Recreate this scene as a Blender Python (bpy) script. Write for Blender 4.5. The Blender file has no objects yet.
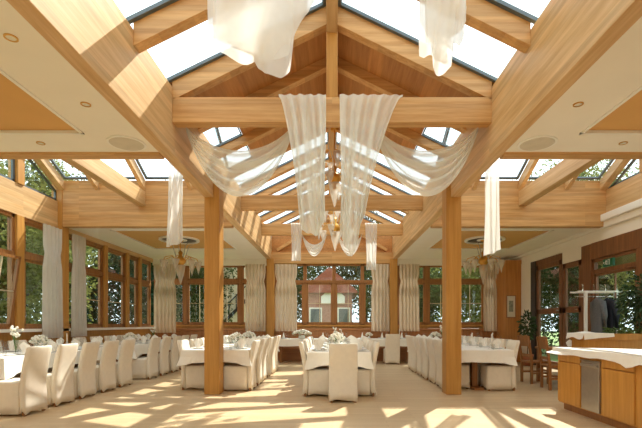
import bpy, math, random
from mathutils import Vector, Matrix
random.seed(7)
S = bpy.context.scene
COL = S.collection
PI = math.pi

# ------------------------------------------------------------------ camera, light, exposure
cam_d = bpy.data.cameras.new('camera'); cam = bpy.data.objects.new('camera', cam_d); COL.objects.link(cam)
cam.location = (0, 0, 1.25); cam.rotation_euler = (PI/2, 0, 0)
cam_d.sensor_fit = 'HORIZONTAL'; cam_d.sensor_width = 36.0; cam_d.lens = 36.0*428/642
cam_d.shift_x = -11/642; cam_d.shift_y = 110/642
cam_d.clip_end = 300
S.camera = cam
w = bpy.data.worlds.new('sky'); S.world = w; w.use_nodes = True
bgn = w.node_tree.nodes['Background']
bgn.inputs[0].default_value = (0.84, 0.95, 1.0, 1); bgn.inputs[1].default_value = 2.6
sun_d = bpy.data.lights.new('sun', 'SUN'); sun = bpy.data.objects.new('sun', sun_d); COL.objects.link(sun)
sun_d.energy = 10.0; sun_d.color = (1.0, 0.95, 0.86); sun_d.angle = math.radians(0.6)
sun.location = (8, 14, 20)
sun.rotation_euler = Vector((1.0, 1.67, 2.3)).to_track_quat('Z', 'Y').to_euler()
vs = S.view_settings
vs.view_transform = 'Standard'; vs.look = 'None'; vs.gamma = 1.0; vs.use_curve_mapping = False
vs.exposure = -0.12
S.cycles.max_bounces = 10; S.cycles.diffuse_bounces = 6; S.cycles.transparent_max_bounces = 24
S.cycles.sample_clamp_indirect = 6.0
try:
    S.cycles.use_denoising = True
except Exception:
    pass

# ------------------------------------------------------------------ materials
def srgb(r, g, b):
    f = lambda c: (c/255/12.92) if c/255 <= 0.04045 else ((c/255+0.055)/1.055)**2.4
    return (f(r), f(g), f(b), 1)

def new_mat(name):
    m = bpy.data.materials.new(name); m.use_nodes = True
    nt = m.node_tree; p = nt.nodes['Principled BSDF']
    return m, nt, p

def plain(name, col, rough=0.6, metal=0.0, var=0.06, scale=6.0, bump=0.0):
    m, nt, p = new_mat(name)
    tc = nt.nodes.new('ShaderNodeTexCoord'); n = nt.nodes.new('ShaderNodeTexNoise')
    n.inputs['Scale'].default_value = scale; n.inputs['Detail'].default_value = 4
    nt.links.new(tc.outputs['Object'], n.inputs['Vector'])
    r = nt.nodes.new('ShaderNodeValToRGB')
    r.color_ramp.elements[0].position = .3; r.color_ramp.elements[1].position = .7
    r.color_ramp.elements[0].color = tuple(c*(1-var) for c in col[:3])+(1,)
    r.color_ramp.elements[1].color = tuple(min(1, c*(1+var)) for c in col[:3])+(1,)
    nt.links.new(n.outputs['Fac'], r.inputs[0]); nt.links.new(r.outputs[0], p.inputs['Base Color'])
    p.inputs['Roughness'].default_value = rough; p.inputs['Metallic'].default_value = metal
    if bump:
        b = nt.nodes.new('ShaderNodeBump'); b.inputs['Strength'].default_value = bump
        nt.links.new(n.outputs['Fac'], b.inputs['Height']); nt.links.new(b.outputs[0], p.inputs['Normal'])
    return m

def wood(name, c1, c2, axis, rough=0.5, lam=0.0):
    """grain stretched along an axis; lam > 0 adds glued lamella layers of that height"""
    m, nt, p = new_mat(name)
    tc = nt.nodes.new('ShaderNodeTexCoord'); mp = nt.nodes.new('ShaderNodeMapping')
    sc = [9, 9, 9]; sc[axis] = 0.5
    mp.inputs['Scale'].default_value = sc
    nt.links.new(tc.outputs['Object'], mp.inputs['Vector'])
    n = nt.nodes.new('ShaderNodeTexNoise'); n.inputs['Scale'].default_value = 2.2; n.inputs['Detail'].default_value = 8
    n.inputs['Roughness'].default_value = .65
    nt.links.new(mp.outputs[0], n.inputs['Vector'])
    r = nt.nodes.new('ShaderNodeValToRGB')
    r.color_ramp.elements[0].position = .34; r.color_ramp.elements[1].position = .68
    r.color_ramp.elements[0].color = c1; r.color_ramp.elements[1].color = c2
    nt.links.new(n.outputs['Fac'], r.inputs[0])
    out = r.outputs[0]
    if lam:
        mp2 = nt.nodes.new('ShaderNodeMapping')
        nt.links.new(tc.outputs['Object'], mp2.inputs['Vector'])
        s2 = [0.0, 0.0, 1/lam]; s2[axis] = 0.35
        mp2.inputs['Scale'].default_value = s2
        fl = nt.nodes.new('ShaderNodeVectorMath'); fl.operation = 'FLOOR'
        nt.links.new(mp2.outputs[0], fl.inputs[0])
        wn = nt.nodes.new('ShaderNodeTexWhiteNoise'); wn.noise_dimensions = '3D'
        nt.links.new(fl.outputs[0], wn.inputs['Vector'])
        mr = nt.nodes.new('ShaderNodeMapRange'); mr.inputs['To Min'].default_value = .86; mr.inputs['To Max'].default_value = 1.1
        nt.links.new(wn.outputs['Value'], mr.inputs['Value'])
        mx = nt.nodes.new('ShaderNodeMix'); mx.data_type = 'RGBA'; mx.blend_type = 'MULTIPLY'; mx.inputs['Factor'].default_value = 1
        nt.links.new(out, mx.inputs['A']); nt.links.new(mr.outputs[0], mx.inputs['B'])
        out = mx.outputs['Result']
    nt.links.new(out, p.inputs['Base Color'])
    p.inputs['Roughness'].default_value = rough
    return m

G1, G2 = srgb(196, 154, 100), srgb(222, 186, 136)
WX = wood('glulam_along_x', srgb(186, 136, 76), srgb(214, 170, 112), 0, .5, .06)
WY = wood('glulam_along_y', G1, G2, 1, .5, .06)
WZ = wood('timber_upright', srgb(176, 122, 50), srgb(198, 146, 72), 2, .45)
FZ = wood('window_frame_timber', srgb(134, 86, 42), srgb(168, 116, 62), 2, .45)
DZ = wood('entrance_frame_timber', srgb(106, 66, 36), srgb(136, 88, 50), 2, .45)
BRD = wood('ceiling_boards', srgb(172, 114, 56), srgb(198, 140, 78), 1, .55, .1)
CAB = wood('counter_veneer', srgb(182, 126, 50), srgb(204, 148, 70), 2, .4)
BEN = wood('bench_timber', srgb(146, 92, 48), srgb(174, 116, 64), 0, .45)
CHW = wood('chair_timber', srgb(140, 92, 48), srgb(166, 114, 64), 2, .45)
CREAM = plain('cream_plaster', srgb(236, 229, 214), .8, var=.02, scale=2)
ORANGE = plain('ochre_plaster', srgb(212, 164, 98), .8, var=.03, scale=2)
WHITE = plain('white_paint', srgb(236, 232, 222), .5, var=.02)
COVER = plain('chair_cover_cloth', srgb(232, 222, 204), .85, var=.03, scale=14, bump=.06)
LINEN = plain('table_linen', srgb(242, 238, 228), .85, var=.02, scale=14, bump=.05)
PORC = plain('porcelain', srgb(246, 245, 240), .2, var=.01)
STEEL = plain('brushed_steel', srgb(176, 172, 164), .38, .85, var=.05, scale=20)
GREYM = plain('grey_metal', srgb(96, 106, 110), .45, .3)
DARKM = plain('dark_metal', srgb(44, 42, 40), .5, .4)
GOLD = plain('gold_metal', srgb(212, 160, 76), .3, .85)
CHROME = plain('chrome', srgb(210, 208, 200), .2, .9)
GREENL = plain('leaf_green', srgb(88, 112, 52), .6, var=.3, scale=8)
DKLEAF = plain('dark_leaf_green', srgb(48, 74, 36), .55, var=.3, scale=8)
PETAL = plain('white_petals', srgb(240, 236, 220), .7, var=.05)
BARK = plain('bark', srgb(92, 72, 54), .9, var=.3, scale=10)
LAWN = plain('lawn', srgb(118, 138, 72), .9, var=.3, scale=3)
BRICK = plain('red_brick', srgb(170, 122, 104), .85, var=.12, scale=9)
ROOFT = plain('roof_tile', srgb(150, 84, 62), .8, var=.15, scale=8)
STUCCO = plain('beige_stucco', srgb(222, 204, 172), .85, var=.04)
COATG = plain('grey_wool', srgb(104, 104, 104), .9, var=.1, scale=30)
COATD = plain('dark_wool', srgb(38, 40, 48), .9, var=.1, scale=30)
SIGNG = plain('sign_green', srgb(20, 92, 58), .5, var=.02)
PAPER = plain('paper', srgb(224, 218, 200), .8, var=.02)
TERRA = plain('terracotta', srgb(160, 96, 62), .8)

BARW = plain('glazing_bar_paint', srgb(206, 186, 152), .5, var=.02)
def floor_mat():
    m, nt, p = new_mat('light_parquet')
    tc = nt.nodes.new('ShaderNodeTexCoord'); mp = nt.nodes.new('ShaderNodeMapping')
    mp.inputs['Rotation'].default_value = (0, 0, 0)
    nt.links.new(tc.outputs['Object'], mp.inputs['Vector'])
    b = nt.nodes.new('ShaderNodeTexBrick')
    b.inputs['Scale'].default_value = 1.0; b.inputs['Brick Width'].default_value = 1.1; b.inputs['Row Height'].default_value = .09
    b.inputs['Mortar Size'].default_value = .0015; b.offset = .37
    b.inputs['Color1'].default_value = srgb(216, 190, 152); b.inputs['Color2'].default_value = srgb(204, 176, 136)
    b.inputs['Mortar'].default_value = srgb(170, 132, 86)
    nt.links.new(mp.outputs[0], b.inputs['Vector'])
    n = nt.nodes.new('ShaderNodeTexNoise'); n.inputs['Scale'].default_value = 3; n.inputs['Detail'].default_value = 6
    mp2 = nt.nodes.new('ShaderNodeMapping'); mp2.inputs['Scale'].default_value = (.6, 7, 1)
    nt.links.new(tc.outputs['Object'], mp2.inputs['Vector']); nt.links.new(mp2.outputs[0], n.inputs['Vector'])
    mr = nt.nodes.new('ShaderNodeMapRange'); mr.inputs['To Min'].default_value = .88; mr.inputs['To Max'].default_value = 1.1
    nt.links.new(n.outputs['Fac'], mr.inputs['Value'])
    mx = nt.nodes.new('ShaderNodeMix'); mx.data_type = 'RGBA'; mx.blend_type = 'MULTIPLY'; mx.inputs['Factor'].default_value = 1
    nt.links.new(b.outputs['Color'], mx.inputs['A']); nt.links.new(mr.outputs[0], mx.inputs['B'])
    nt.links.new(mx.outputs['Result'], p.inputs['Base Color'])
    p.inputs['Roughness'].default_value = .34
    return m
PARQ = floor_mat()

def glass_mat(name, tint, refl=1.0):
    m = bpy.data.materials.new(name); m.use_nodes = True; nt = m.node_tree; nt.nodes.clear()
    o = nt.nodes.new('ShaderNodeOutputMaterial'); t = nt.nodes.new('ShaderNodeBsdfTransparent'); g = nt.nodes.new('ShaderNodeBsdfGlossy')
    t.inputs[0].default_value = tint; g.inputs['Roughness'].default_value = .02
    f = nt.nodes.new('ShaderNodeLayerWeight'); f.inputs['Blend'].default_value = .5      # Schlick curve on the facing angle
    pw = nt.nodes.new('ShaderNodeMath'); pw.operation = 'POWER'; pw.inputs[1].default_value = 5
    nt.links.new(f.outputs['Facing'], pw.inputs[0])
    mu = nt.nodes.new('ShaderNodeMath'); mu.operation = 'MULTIPLY_ADD'; mu.inputs[1].default_value = .8*refl; mu.inputs[2].default_value = .035*refl
    nt.links.new(pw.outputs[0], mu.inputs[0])
    mx = nt.nodes.new('ShaderNodeMixShader')
    nt.links.new(mu.outputs[0], mx.inputs[0]); nt.links.new(t.outputs[0], mx.inputs[1]); nt.links.new(g.outputs[0], mx.inputs[2])
    nt.links.new(mx.outputs[0], o.inputs[0])
    return m
GLASS = glass_mat('window_glass', (.93, .96, .95, 1))
SKYG = glass_mat('skylight_glass', (.95, .97, .97, 1), .6)
WINEG = glass_mat('drinking_glass', (.93, .93, .92, 1), 1.6)

def sheer_mat(name, col, alpha, trans=.5):
    m = bpy.data.materials.new(name); m.use_nodes = True; nt = m.node_tree; nt.nodes.clear()
    o = nt.nodes.new('ShaderNodeOutputMaterial'); t = nt.nodes.new('ShaderNodeBsdfTransparent')
    d = nt.nodes.new('ShaderNodeBsdfDiffuse'); tr = nt.nodes.new('ShaderNodeBsdfTranslucent')
    d.inputs[0].default_value = col; tr.inputs[0].default_value = col
    a = nt.nodes.new('ShaderNodeMixShader'); a.inputs[0].default_value = trans
    nt.links.new(d.outputs[0], a.inputs[1]); nt.links.new(tr.outputs[0], a.inputs[2])
    b = nt.nodes.new('ShaderNodeMixShader')
    # weave: finely varied thread density
    tc = nt.nodes.new('ShaderNodeTexCoord'); n = nt.nodes.new('ShaderNodeTexNoise'); n.inputs['Scale'].default_value = 5
    nt.links.new(tc.outputs['Object'], n.inputs['Vector'])
    mr = nt.nodes.new('ShaderNodeMapRange'); mr.inputs['To Min'].default_value = alpha-.08; mr.inputs['To Max'].default_value = alpha+.08
    nt.links.new(n.outputs['Fac'], mr.inputs['Value']); nt.links.new(mr.outputs[0], b.inputs[0])
    nt.links.new(t.outputs[0], b.inputs[1]); nt.links.new(a.outputs[0], b.inputs[2])
    nt.links.new(b.outputs[0], o.inputs[0])
    return m
SHEER = sheer_mat('sheer_voile', srgb(250, 252, 248), .58)
SHEERD = sheer_mat('dense_voile', srgb(246, 244, 238), .78)
SHEERP = sheer_mat('panel_voile', srgb(250, 252, 248), .68)
CURT = sheer_mat('curtain_linen', srgb(214, 196, 172), .93, .10)
CURTG = sheer_mat('grey_curtain_linen', srgb(216, 208, 196), .95, .25)
LAMPG = sheer_mat('lilac_lamp_glass', srgb(236, 228, 214), .5)

def leaf_mat(name, col):
    m = bpy.data.materials.new(name); m.use_nodes = True; nt = m.node_tree; nt.nodes.clear()
    o = nt.nodes.new('ShaderNodeOutputMaterial'); d = nt.nodes.new('ShaderNodeBsdfDiffuse'); tr = nt.nodes.new('ShaderNodeBsdfTranslucent')
    tc = nt.nodes.new('ShaderNodeTexCoord'); n = nt.nodes.new('ShaderNodeTexNoise'); n.inputs['Scale'].default_value = 1.5
    nt.links.new(tc.outputs['Object'], n.inputs['Vector'])
    r = nt.nodes.new('ShaderNodeValToRGB'); r.color_ramp.elements[0].position = .3; r.color_ramp.elements[1].position = .7
    r.color_ramp.elements[0].color = tuple(c*.6 for c in col[:3])+(1,); r.color_ramp.elements[1].color = tuple(c*1.3 for c in col[:3])+(1,)
    nt.links.new(n.outputs['Fac'], r.inputs[0]); nt.links.new(r.outputs[0], d.inputs[0]); nt.links.new(r.outputs[0], tr.inputs[0])
    a = nt.nodes.new('ShaderNodeMixShader'); a.inputs[0].default_value = .4
    nt.links.new(d.outputs[0], a.inputs[1]); nt.links.new(tr.outputs[0], a.inputs[2]); nt.links.new(a.outputs[0], o.inputs[0])
    return m
TREE1 = leaf_mat('tree_leaves_dark', srgb(76, 86, 52))
TREE2 = leaf_mat('tree_leaves_light', srgb(132, 136, 78))
TREE3 = leaf_mat('conifer_needles', srgb(58, 84, 62))

# ------------------------------------------------------------------ mesh helpers
class MB:
    def __init__(s): s.v = []; s.f = []
    def add(s, vs_, fs):
        o = len(s.v); s.v += [tuple(p) for p in vs_]; s.f += [tuple(i+o for i in f) for f in fs]; return s
    def box(s, x0, x1, y0, y1, z0, z1):
        vv = [(x0,y0,z0),(x1,y0,z0),(x1,y1,z0),(x0,y1,z0),(x0,y0,z1),(x1,y0,z1),(x1,y1,z1),(x0,y1,z1)]
        return s.add(vv, [(0,3,2,1),(4,5,6,7),(0,1,5,4),(1,2,6,5),(2,3,7,6),(3,0,4,7)])
    def prism(s, poly, axis, a0, a1):
        """2-D polygon extruded along axis (0: poly in yz, 1: poly in xz, 2: poly in xy)"""
        def P(p, a): return (a,p[0],p[1]) if axis == 0 else (p[0],a,p[1]) if axis == 1 else (p[0],p[1],a)
        n = len(poly); vv = [P(p,a0) for p in poly]+[P(p,a1) for p in poly]
        fs = [tuple(range(n))[::-1], tuple(range(n,2*n))]+[(i,(i+1)%n,n+(i+1)%n,n+i) for i in range(n)]
        return s.add(vv, fs)
    def bar(s, a, b, w_, h_, up=(0,0,1)):
        """rectangular bar from a to b"""
        a = Vector(a); b = Vector(b); d = (b-a).normalized(); u = Vector(up)
        r = d.cross(u)
        if r.length < 1e-4: r = d.cross(Vector((1,0,0)))
        r.normalize(); u = r.cross(d).normalized()
        vv = []
        for p in (a, b):
            for sx, sz in ((-1,-1),(1,-1),(1,1),(-1,1)): vv.append(p+r*(sx*w_/2)+u*(sz*h_/2))
        return s.add(vv, [(3,2,1,0),(4,5,6,7),(0,1,5,4),(1,2,6,5),(2,3,7,6),(3,0,4,7)])
    def tube(s, pts, rad, n=8):
        pts = [Vector(p) for p in pts]; rings = []
        for i, p in enumerate(pts):
            d = (pts[min(i+1,len(pts)-1)]-pts[max(i-1,0)]).normalized()
            u = d.cross(Vector((0,0,1)))
            if u.length < 1e-3: u = d.cross(Vector((1,0,0)))
            u.normalize(); v2 = d.cross(u); r = rad[i] if isinstance(rad, (list,tuple)) else rad
            rings.append([p+u*(r*math.cos(2*PI*k/n))+v2*(r*math.sin(2*PI*k/n)) for k in range(n)])
        return s.loft(rings)
    def loft(s, rings, cap0=True, cap1=True):
        n = len(rings[0]); vv = [p for r in rings for p in r]; fs = []
        for i in range(len(rings)-1):
            for k in range(n): fs.append((i*n+k, i*n+(k+1)%n, (i+1)*n+(k+1)%n, (i+1)*n+k))
        if cap0: fs.append(tuple(range(n))[::-1])
        if cap1: fs.append(tuple((len(rings)-1)*n+k for k in range(n)))
        return s.add(vv, fs)
    def lathe(s, prof, c=(0,0,0), n=12, cap0=True, cap1=True):
        rings = [[(c[0]+r*math.cos(2*PI*k/n), c[1]+r*math.sin(2*PI*k/n), c[2]+z) for k in range(n)] for r, z in prof]
        return s.loft(rings, cap0, cap1)
    def grid(s, fn, nu, nv):
        vv = [fn(i/nu, j/nv) for j in range(nv+1) for i in range(nu+1)]
        fs = [(j*(nu+1)+i, j*(nu+1)+i+1, (j+1)*(nu+1)+i+1, (j+1)*(nu+1)+i) for j in range(nv) for i in range(nu)]
        return s.add(vv, fs)
    def ball(s, c, r, n=10, sz=1.0):
        m = n//2
        return s.lathe([(max(1e-4, r*math.sin(PI*i/m)), -r*sz*math.cos(PI*i/m)) for i in range(m+1)], c, n)
    def build(s, name, mat, parent=None, loc=None, smooth=False, bevel=0.0):
        me = bpy.data.meshes.new(name)
        o3 = loc or (0,0,0)
        me.from_pydata([(p[0]-o3[0], p[1]-o3[1], p[2]-o3[2]) for p in s.v], [], s.f); me.update()
        me.materials.append(mat)
        if smooth:
            for p in me.polygons: p.use_smooth = True
        o = bpy.data.objects.new(name, me); COL.objects.link(o)
        if loc: o.location = loc
        if parent: o.parent = parent
        if bevel:
            b = o.modifiers.new('edge', 'BEVEL'); b.width = bevel; b.segments = 2; b.limit_method = 'ANGLE'
        return o

def tag(o, label=None, cat=None, group=None, kind=None):
    if label: o['label'] = label
    if cat: o['category'] = cat
    if group: o['group'] = group
    if kind: o['kind'] = kind
    return o
def empty(name, loc=(0,0,0), rz=0.0):
    o = bpy.data.objects.new(name, None); COL.objects.link(o); o.empty_display_size = .1
    o.location = loc; o.rotation_euler = (0,0,rz); return o
def struct(o): o['kind'] = 'structure'; return o
def dup(root, loc, rz=0.0):
    r = root.copy(); COL.objects.link(r); r.location = loc; r.rotation_euler = (0,0,rz)
    for ch in list(root.children):
        c = ch.copy(); COL.objects.link(c); c.parent = r
        for g in list(ch.children):
            d = g.copy(); COL.objects.link(d); d.parent = c
    return r
ORD = ['first','second','third','fourth','fifth','sixth','seventh','eighth','ninth']

# ================================================================== SETTING
GI, GO = 2.10, 2.26            # girder faces
ZB, ZT = 3.49, 4.37            # girder bottom / top
WX_, YB = 6.20, 14.90          # side walls, far wall
RZ, SL = 5.46, 0.49            # ridge height, roof pitch
YN, YF = 5.78, 9.66            # transept between these
YR = -4.0                      # end behind the camera
YC = (YN+YF)/2

struct(MB().box(-6.4, 6.4, YR-.1, YB+.1, -.12, 0).build('floor', PARQ))
struct(MB().box(-60, 60, -30, 90, -.5, -.25).build('ground', LAWN))
struct(MB().box(-6.4, 6.4, YR-.15, YR, 0, 5.6).build('wall_front_added', CREAM))  # unseen end wall, added to keep sky light from flooding in behind the camera

# --- nave girders, pillars, ties, rafters
for i, s in enumerate((-1, 1)):
    struct(MB().box(min(s*GI,s*GO), max(s*GI,s*GO), YR, YB, ZB, ZT).build('beam_%d' % (i+1), WY, bevel=.008))
n_b = 2
def beam(mb, mat, bevel=.006):
    global n_b
    n_b += 1
    return struct(mb.build('beam_%d' % n_b, mat, bevel=bevel))
n_p = 0
for s in (-1, 1):
    n_p += 1
    x0 = 2.02 if s > 0 else -2.26
    struct(MB().box(x0, x0+.27, 7.56, 7.86, 0, ZB+.5).build('pillar_%d' % n_p, WZ, bevel=.012))
    n_p += 1
    struct(MB().box(s*2.12-.13, s*2.12+.13, YB-.2, YB+.05, 0, ZB).build('pillar_%d' % n_p, WZ, bevel=.01))
TIES = (5.62, 9.88, 12.7)
for y in TIES:
    beam(MB().box(-GI, GI, y, y+.16, 3.90, 4.23), WX)
roofz = lambda x: RZ - SL*abs(x)
RAFT = [4.52-1.09*k for k in range(4, 0, -1)] + [4.52, 5.62, 6.69, 7.76, 8.82, 9.88, 10.82, 11.76, 12.7, 13.8]
for y in RAFT:
    dp = .24 if y < 6 else .15
    for s in (-1, 1):
        poly = [(s*.0, RZ+.02), (s*GI, roofz(GI)+.02), (s*GI, roofz(GI)-dp), (s*.0, RZ-dp)]
        beam(MB().prism(poly if s > 0 else poly[::-1], 1, y, y+.14), WX, .004)
beam(MB().box(-.07, .07, YR, YB, RZ-.38, RZ-.03), WY)
for y in TIES:
    struct(MB().box(-.075, .075, y+.005, y+.155, 4.23, RZ-.36).build('pillar_%d' % (n_p+1), WZ, bevel=.006)); n_p += 1
# boarded part of the nave roof over the crossing, glazed everywhere else
for i, s in enumerate((-1, 1)):
    poly = [(0, RZ+.01), (s*GO, roofz(GO)+.01), (s*GO, roofz(GO)+.06), (0, RZ+.06)]
    struct(MB().prism(poly if s < 0 else poly[::-1], 1, 5.62, 6.69).build('roof_board_%d' % (i+3), BRD))
    poly = [(0, RZ+.01), (s*1.62, roofz(1.62)+.01), (s*1.62, roofz(1.62)+.06), (0, RZ+.06)]
    struct(MB().prism(poly if s < 0 else poly[::-1], 1, 6.69, 9.0).build('roof_board_%d' % (i+1), BRD))
n_w = 0
def skylight(corners, fr=.05, mat=SKYG):
    """glazed panel on four coplanar corner points, grey metal frame + glass"""
    global n_w
    n_w += 1
    c = [Vector(p) for p in corners]
    nrm = (c[1]-c[0]).cross(c[2]-c[1]).normalized()
    if nrm.z < 0: nrm = -nrm
    mb = MB()
    for i in range(len(c)):
        a, b = c[i], c[(i+1) % len(c)]
        mid = sum(c, Vector())/len(c)
        inn = (mid-(a+b)/2); d = (b-a).normalized(); inn = (inn-d*inn.dot(d)).normalized()
        mb.bar(a+inn*fr/2+nrm*.02, b+inn*fr/2+nrm*.02, fr, .04, nrm)
    fo = struct(mb.build('window_%d' % n_w, GREYM))
    g = MB(); k = len(c)
    vv = [p+nrm*.012 for p in c]+[p+nrm*.024 for p in c]
    g.add(vv, [tuple(range(k))[::-1], tuple(range(k,2*k))]+[(i,(i+1)%k,k+(i+1)%k,k+i) for i in range(k)])
    g.build('pane', mat, fo)
    return fo
yy = [YR] + RAFT + [YB]
for k in range(len(yy)-1):
    y0 = yy[k]+(.14 if k else 0); y1 = yy[k+1]
    yk = yy[k]
    for s in (-1, 1):
        if 5.5 < yy[k] < 6.5: continue
        if 6.5 < yy[k] < 8.8:
            xs = (1.62, GO)
        else:
            xs = (.07, GO)
        skylight([(s*xs[0], y0, roofz(xs[0])), (s*xs[1], y0, roofz(xs[1])), (s*xs[1], y1, roofz(xs[1])), (s*xs[0], y1, roofz(xs[0]))], .05 if yk < 5.5 else .025)

# --- gable at far end of the nave
struct(MB().prism([(-GI,ZB+.18),(GI,ZB+.18),(GI,roofz(GI)),(0,RZ),(-GI,roofz(GI))], 1, YB, YB+.12).build('wall_gable', BRD))
beam(MB().box(-GO, GO, YB-.16, YB+.1, 3.34, 3.72), WX)
for s in (-1, 1):
    beam(MB().bar((s*1.9, YB-.05, 3.8), (s*.1, YB-.05, 4.9), .1, .16, (0,1,0)), WX)

# --- transept: beams, rafters, skylights on both slopes
tz = lambda y: RZ - SL*abs(y-YC)
for s in (-1, 1):
    a, b = sorted((s*GO, s*WX_))
    beam(MB().box(a, b, YF, YF+.18, ZB-.04, tz(YF)-.02), WX, .008)
    beam(MB().box(a, b, YN-.18, YN, ZB-.02, tz(YN)-.02), WX, .008)
    beam(MB().box(s*4.3-.09, s*4.3+.09, YN, YF, 3.91, 4.24), WY)
    beam(MB().box(a, b, YC-.06, YC+.06, RZ-.32, RZ-.03), WX)
    xr = [GO+.0, 3.2, 4.25, 5.3, 6.12]
    for x in xr[1:]:
        for q in (-1, 1):
            ye = YC+q*(YF-YC)
            poly = [(YC, RZ-.02), (ye, tz(ye)-.02), (ye, tz(ye)-.24), (YC, RZ-.24)]
            beam(MB().prism(poly if q < 0 else poly[::-1], 0, s*x-.045 if x < 6 else s*x-.08, s*x+.045 if x < 6 else s*x+.08), WY, .004)
    xe = [GO, 3.155, 3.245, 4.205, 4.295, 5.255, 5.345, 6.04]
    for k in range(0, 8, 2):
        for q in (-1, 1):
            ye = YC+q*(YF-YC)
            skylight([(s*xe[k], YC+q*.05, tz(YC+.05)), (s*xe[k+1], YC+q*.05, tz(YC+.05)), (s*xe[k+1], ye, tz(ye)), (s*xe[k], ye, tz(ye))])
    # glazed triangle over the girder where transept meets nave
    skylight([(s*GO, YN, ZT+.03), (s*GO, YF, ZT+.03), (s*GO, YC, RZ-.02)])

# --- aisle ceilings with a recessed ochre field
def aisle_ceiling(name, s, y0, y1, hx0, hx1, hy0, hy1):
    a, b = GO, WX_
    mb = MB()
    for x0, x1, v0, v1 in ((a, hx0, y0, y1), (hx1, b, y0, y1), (hx0, hx1, y0, hy0), (hx0, hx1, hy1, y1)):
        p, q = sorted((s*x0, s*x1)); mb.box(p, q, v0, v1, 3.50, 3.64)
    o = struct(mb.build(name, CREAM))
    p, q = sorted((s*hx0, s*hx1))
    MB().box(p, q, hy0, hy1, 3.525, 3.62).build('recess_panel', ORANGE, o)
    m = MB(); t = .035
    m.box(p, p+t, hy0, hy1, 3.485, 3.52); m.box(q-t, q, hy0, hy1, 3.485, 3.52)
    m.box(p, q, hy0, hy0+t, 3.485, 3.52); m.box(p, q, hy1-t, hy1, 3.485, 3.52)
    m.build('moulding', WHITE, o)
for s, nm in ((-1,'left'), (1,'right')):
    aisle_ceiling('ceiling_%s_near' % nm, s, YR, YN-.18, 2.92, 5.5, -2.0, 5.05)
    aisle_ceiling('ceiling_%s_far' % nm, s, YF+.18, YB, 2.85, 5.32, 10.25, 12.85)
    p, q = sorted((s*GO, s*WX_))
    # cream soffit down to the far windows
    struct(MB().box(p, q, YB-.12, YB, 3.28, 3.5).build('lintel_%s' % nm, CREAM))

# --- window units on a wall.  M maps (along, depth, z) to world
def unit(M, a0, a1, z0, z1, zt=None, frame=.07, munt=(1,1), mat=FZ, thick=.1, handle=None, top_frame=True):
    """one glazed bay: outer frame, transom, sash frame, glazing bars, panes"""
    global n_w
    n_w += 1
    def bx(mb, u0, u1, d0, d1, v0, v1):
        P = [M(u,d,v) for u in (u0,u1) for d in (d0,d1) for v in (v0,v1)]
        xs = [p[0] for p in P]; ys = [p[1] for p in P]; zs = [p[2] for p in P]
        mb.box(min(xs),max(xs),min(ys),max(ys),min(zs),max(zs))
    fr = MB(); h = thick/2
    bx(fr, a0, a0+frame, -h, h, z0, z1); bx(fr, a1-frame, a1, -h, h, z0, z1)
    bx(fr, a0, a1, -h, h, z0, z0+frame); bx(fr, a0, a1, -h, h, z1-frame, z1)
    if zt: bx(fr, a0, a1, -h*1.2, h*1.2, zt-.05, zt+.05)
    root = struct(fr.build('window_%d' % n_w, mat, bevel=.004))
    lo1 = (zt-.05) if zt else z1-frame
    sf = MB(); e = .055; u0, u1, v0, v1 = a0+frame, a1-frame, z0+frame, lo1
    bx(sf, u0, u0+e, -.03, .03, v0, v1); bx(sf, u1-e, u1, -.03, .03, v0, v1)
    bx(sf, u0, u1, -.03, .03, v0, v0+e); bx(sf, u0, u1, -.03, .03, v1-e, v1)
    if zt and top_frame:
        w0, w1 = zt+.05, z1-frame
        bx(sf, u0, u0+e, -.03, .03, w0, w1); bx(sf, u1-e, u1, -.03, .03, w0, w1)
        bx(sf, u0, u1, -.03, .03, w0, w0+e); bx(sf, u0, u1, -.03, .03, w1-e, w1)
    sash = sf.build('sash', mat, root)
    mu = MB(); nm = 0
    for k in range(1, munt[0]+1):
        c = u0+(u1-u0)*k/(munt[0]+1); bx(mu, c-.009, c+.009, -.018, .018, v0, v1); nm += 1
    for k in range(1, munt[1]+1):
        c = v0+(v1-v0)*k/(munt[1]+1); bx(mu, u0, u1, -.018, .018, c-.009, c+.009); nm += 1
    if nm: mu.build('glazing_bar', BARW if mat is FZ else mat, root)
    g = MB(); bx(g, u0, u1, -.006, .006, v0, v1); g.build('pane', GLASS, root)
    if zt:
        g = MB(); bx(g, u0, u1, -.006, .006, zt+.05, z1-frame); g.build('pane', GLASS, root)
    if handle:
        hd = MB(); bx(hd, a0+frame+.015, a0+frame+.045, -.1, -.03, z0+.75, z0+.9); hd.build('handle', CHROME, root)
    return root
ML = lambda u, d, z: (-WX_-.06-d, u, z)      # (along, outward depth, height) on the garden-window wall
MR = lambda u, d, z: (WX_+.06+d, u, z)
MBk = lambda u, d, z: (u, YB+.06+d, z)

SILL = 1.13
# window-side wall
struct(MB().box(-WX_-.16, -WX_, YR, YB, 0, SILL).build('wall_left', WZ))
struct(MB().box(-WX_-.02, -WX_+.12, YR, YB, SILL-.04, SILL+.02).build('sill_left', WHITE))
beam(MB().box(-WX_-.14, -WX_+.02, YN, YF, 3.40, 4.02), WY, .008)
beam(MB().box(-WX_-.14, -WX_+.02, YF+.18, YB, 3.38, 3.66), WY)
beam(MB().box(-WX_-.14, -WX_+.02, YR, YN, 3.38, 3.66), WY)
def lpost(y, wd=.2, z1=3.4, z0=SILL):
    global n_p
    n_p += 1
    struct(MB().box(-WX_-.15, -WX_+.04, y-wd/2, y+wd/2, z0, z1).build('pillar_%d' % n_p, WZ, bevel=.008))
n_p += 1
struct(MB().box(-WX_-.12, -WX_+.12, YF-.02, YF+.24, 0, tz(YF)-.1).build('pillar_%d' % n_p, WZ, bevel=.008))
LP = [5.9, 7.25, 8.48]
for y in LP: lpost(y, .2)
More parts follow.
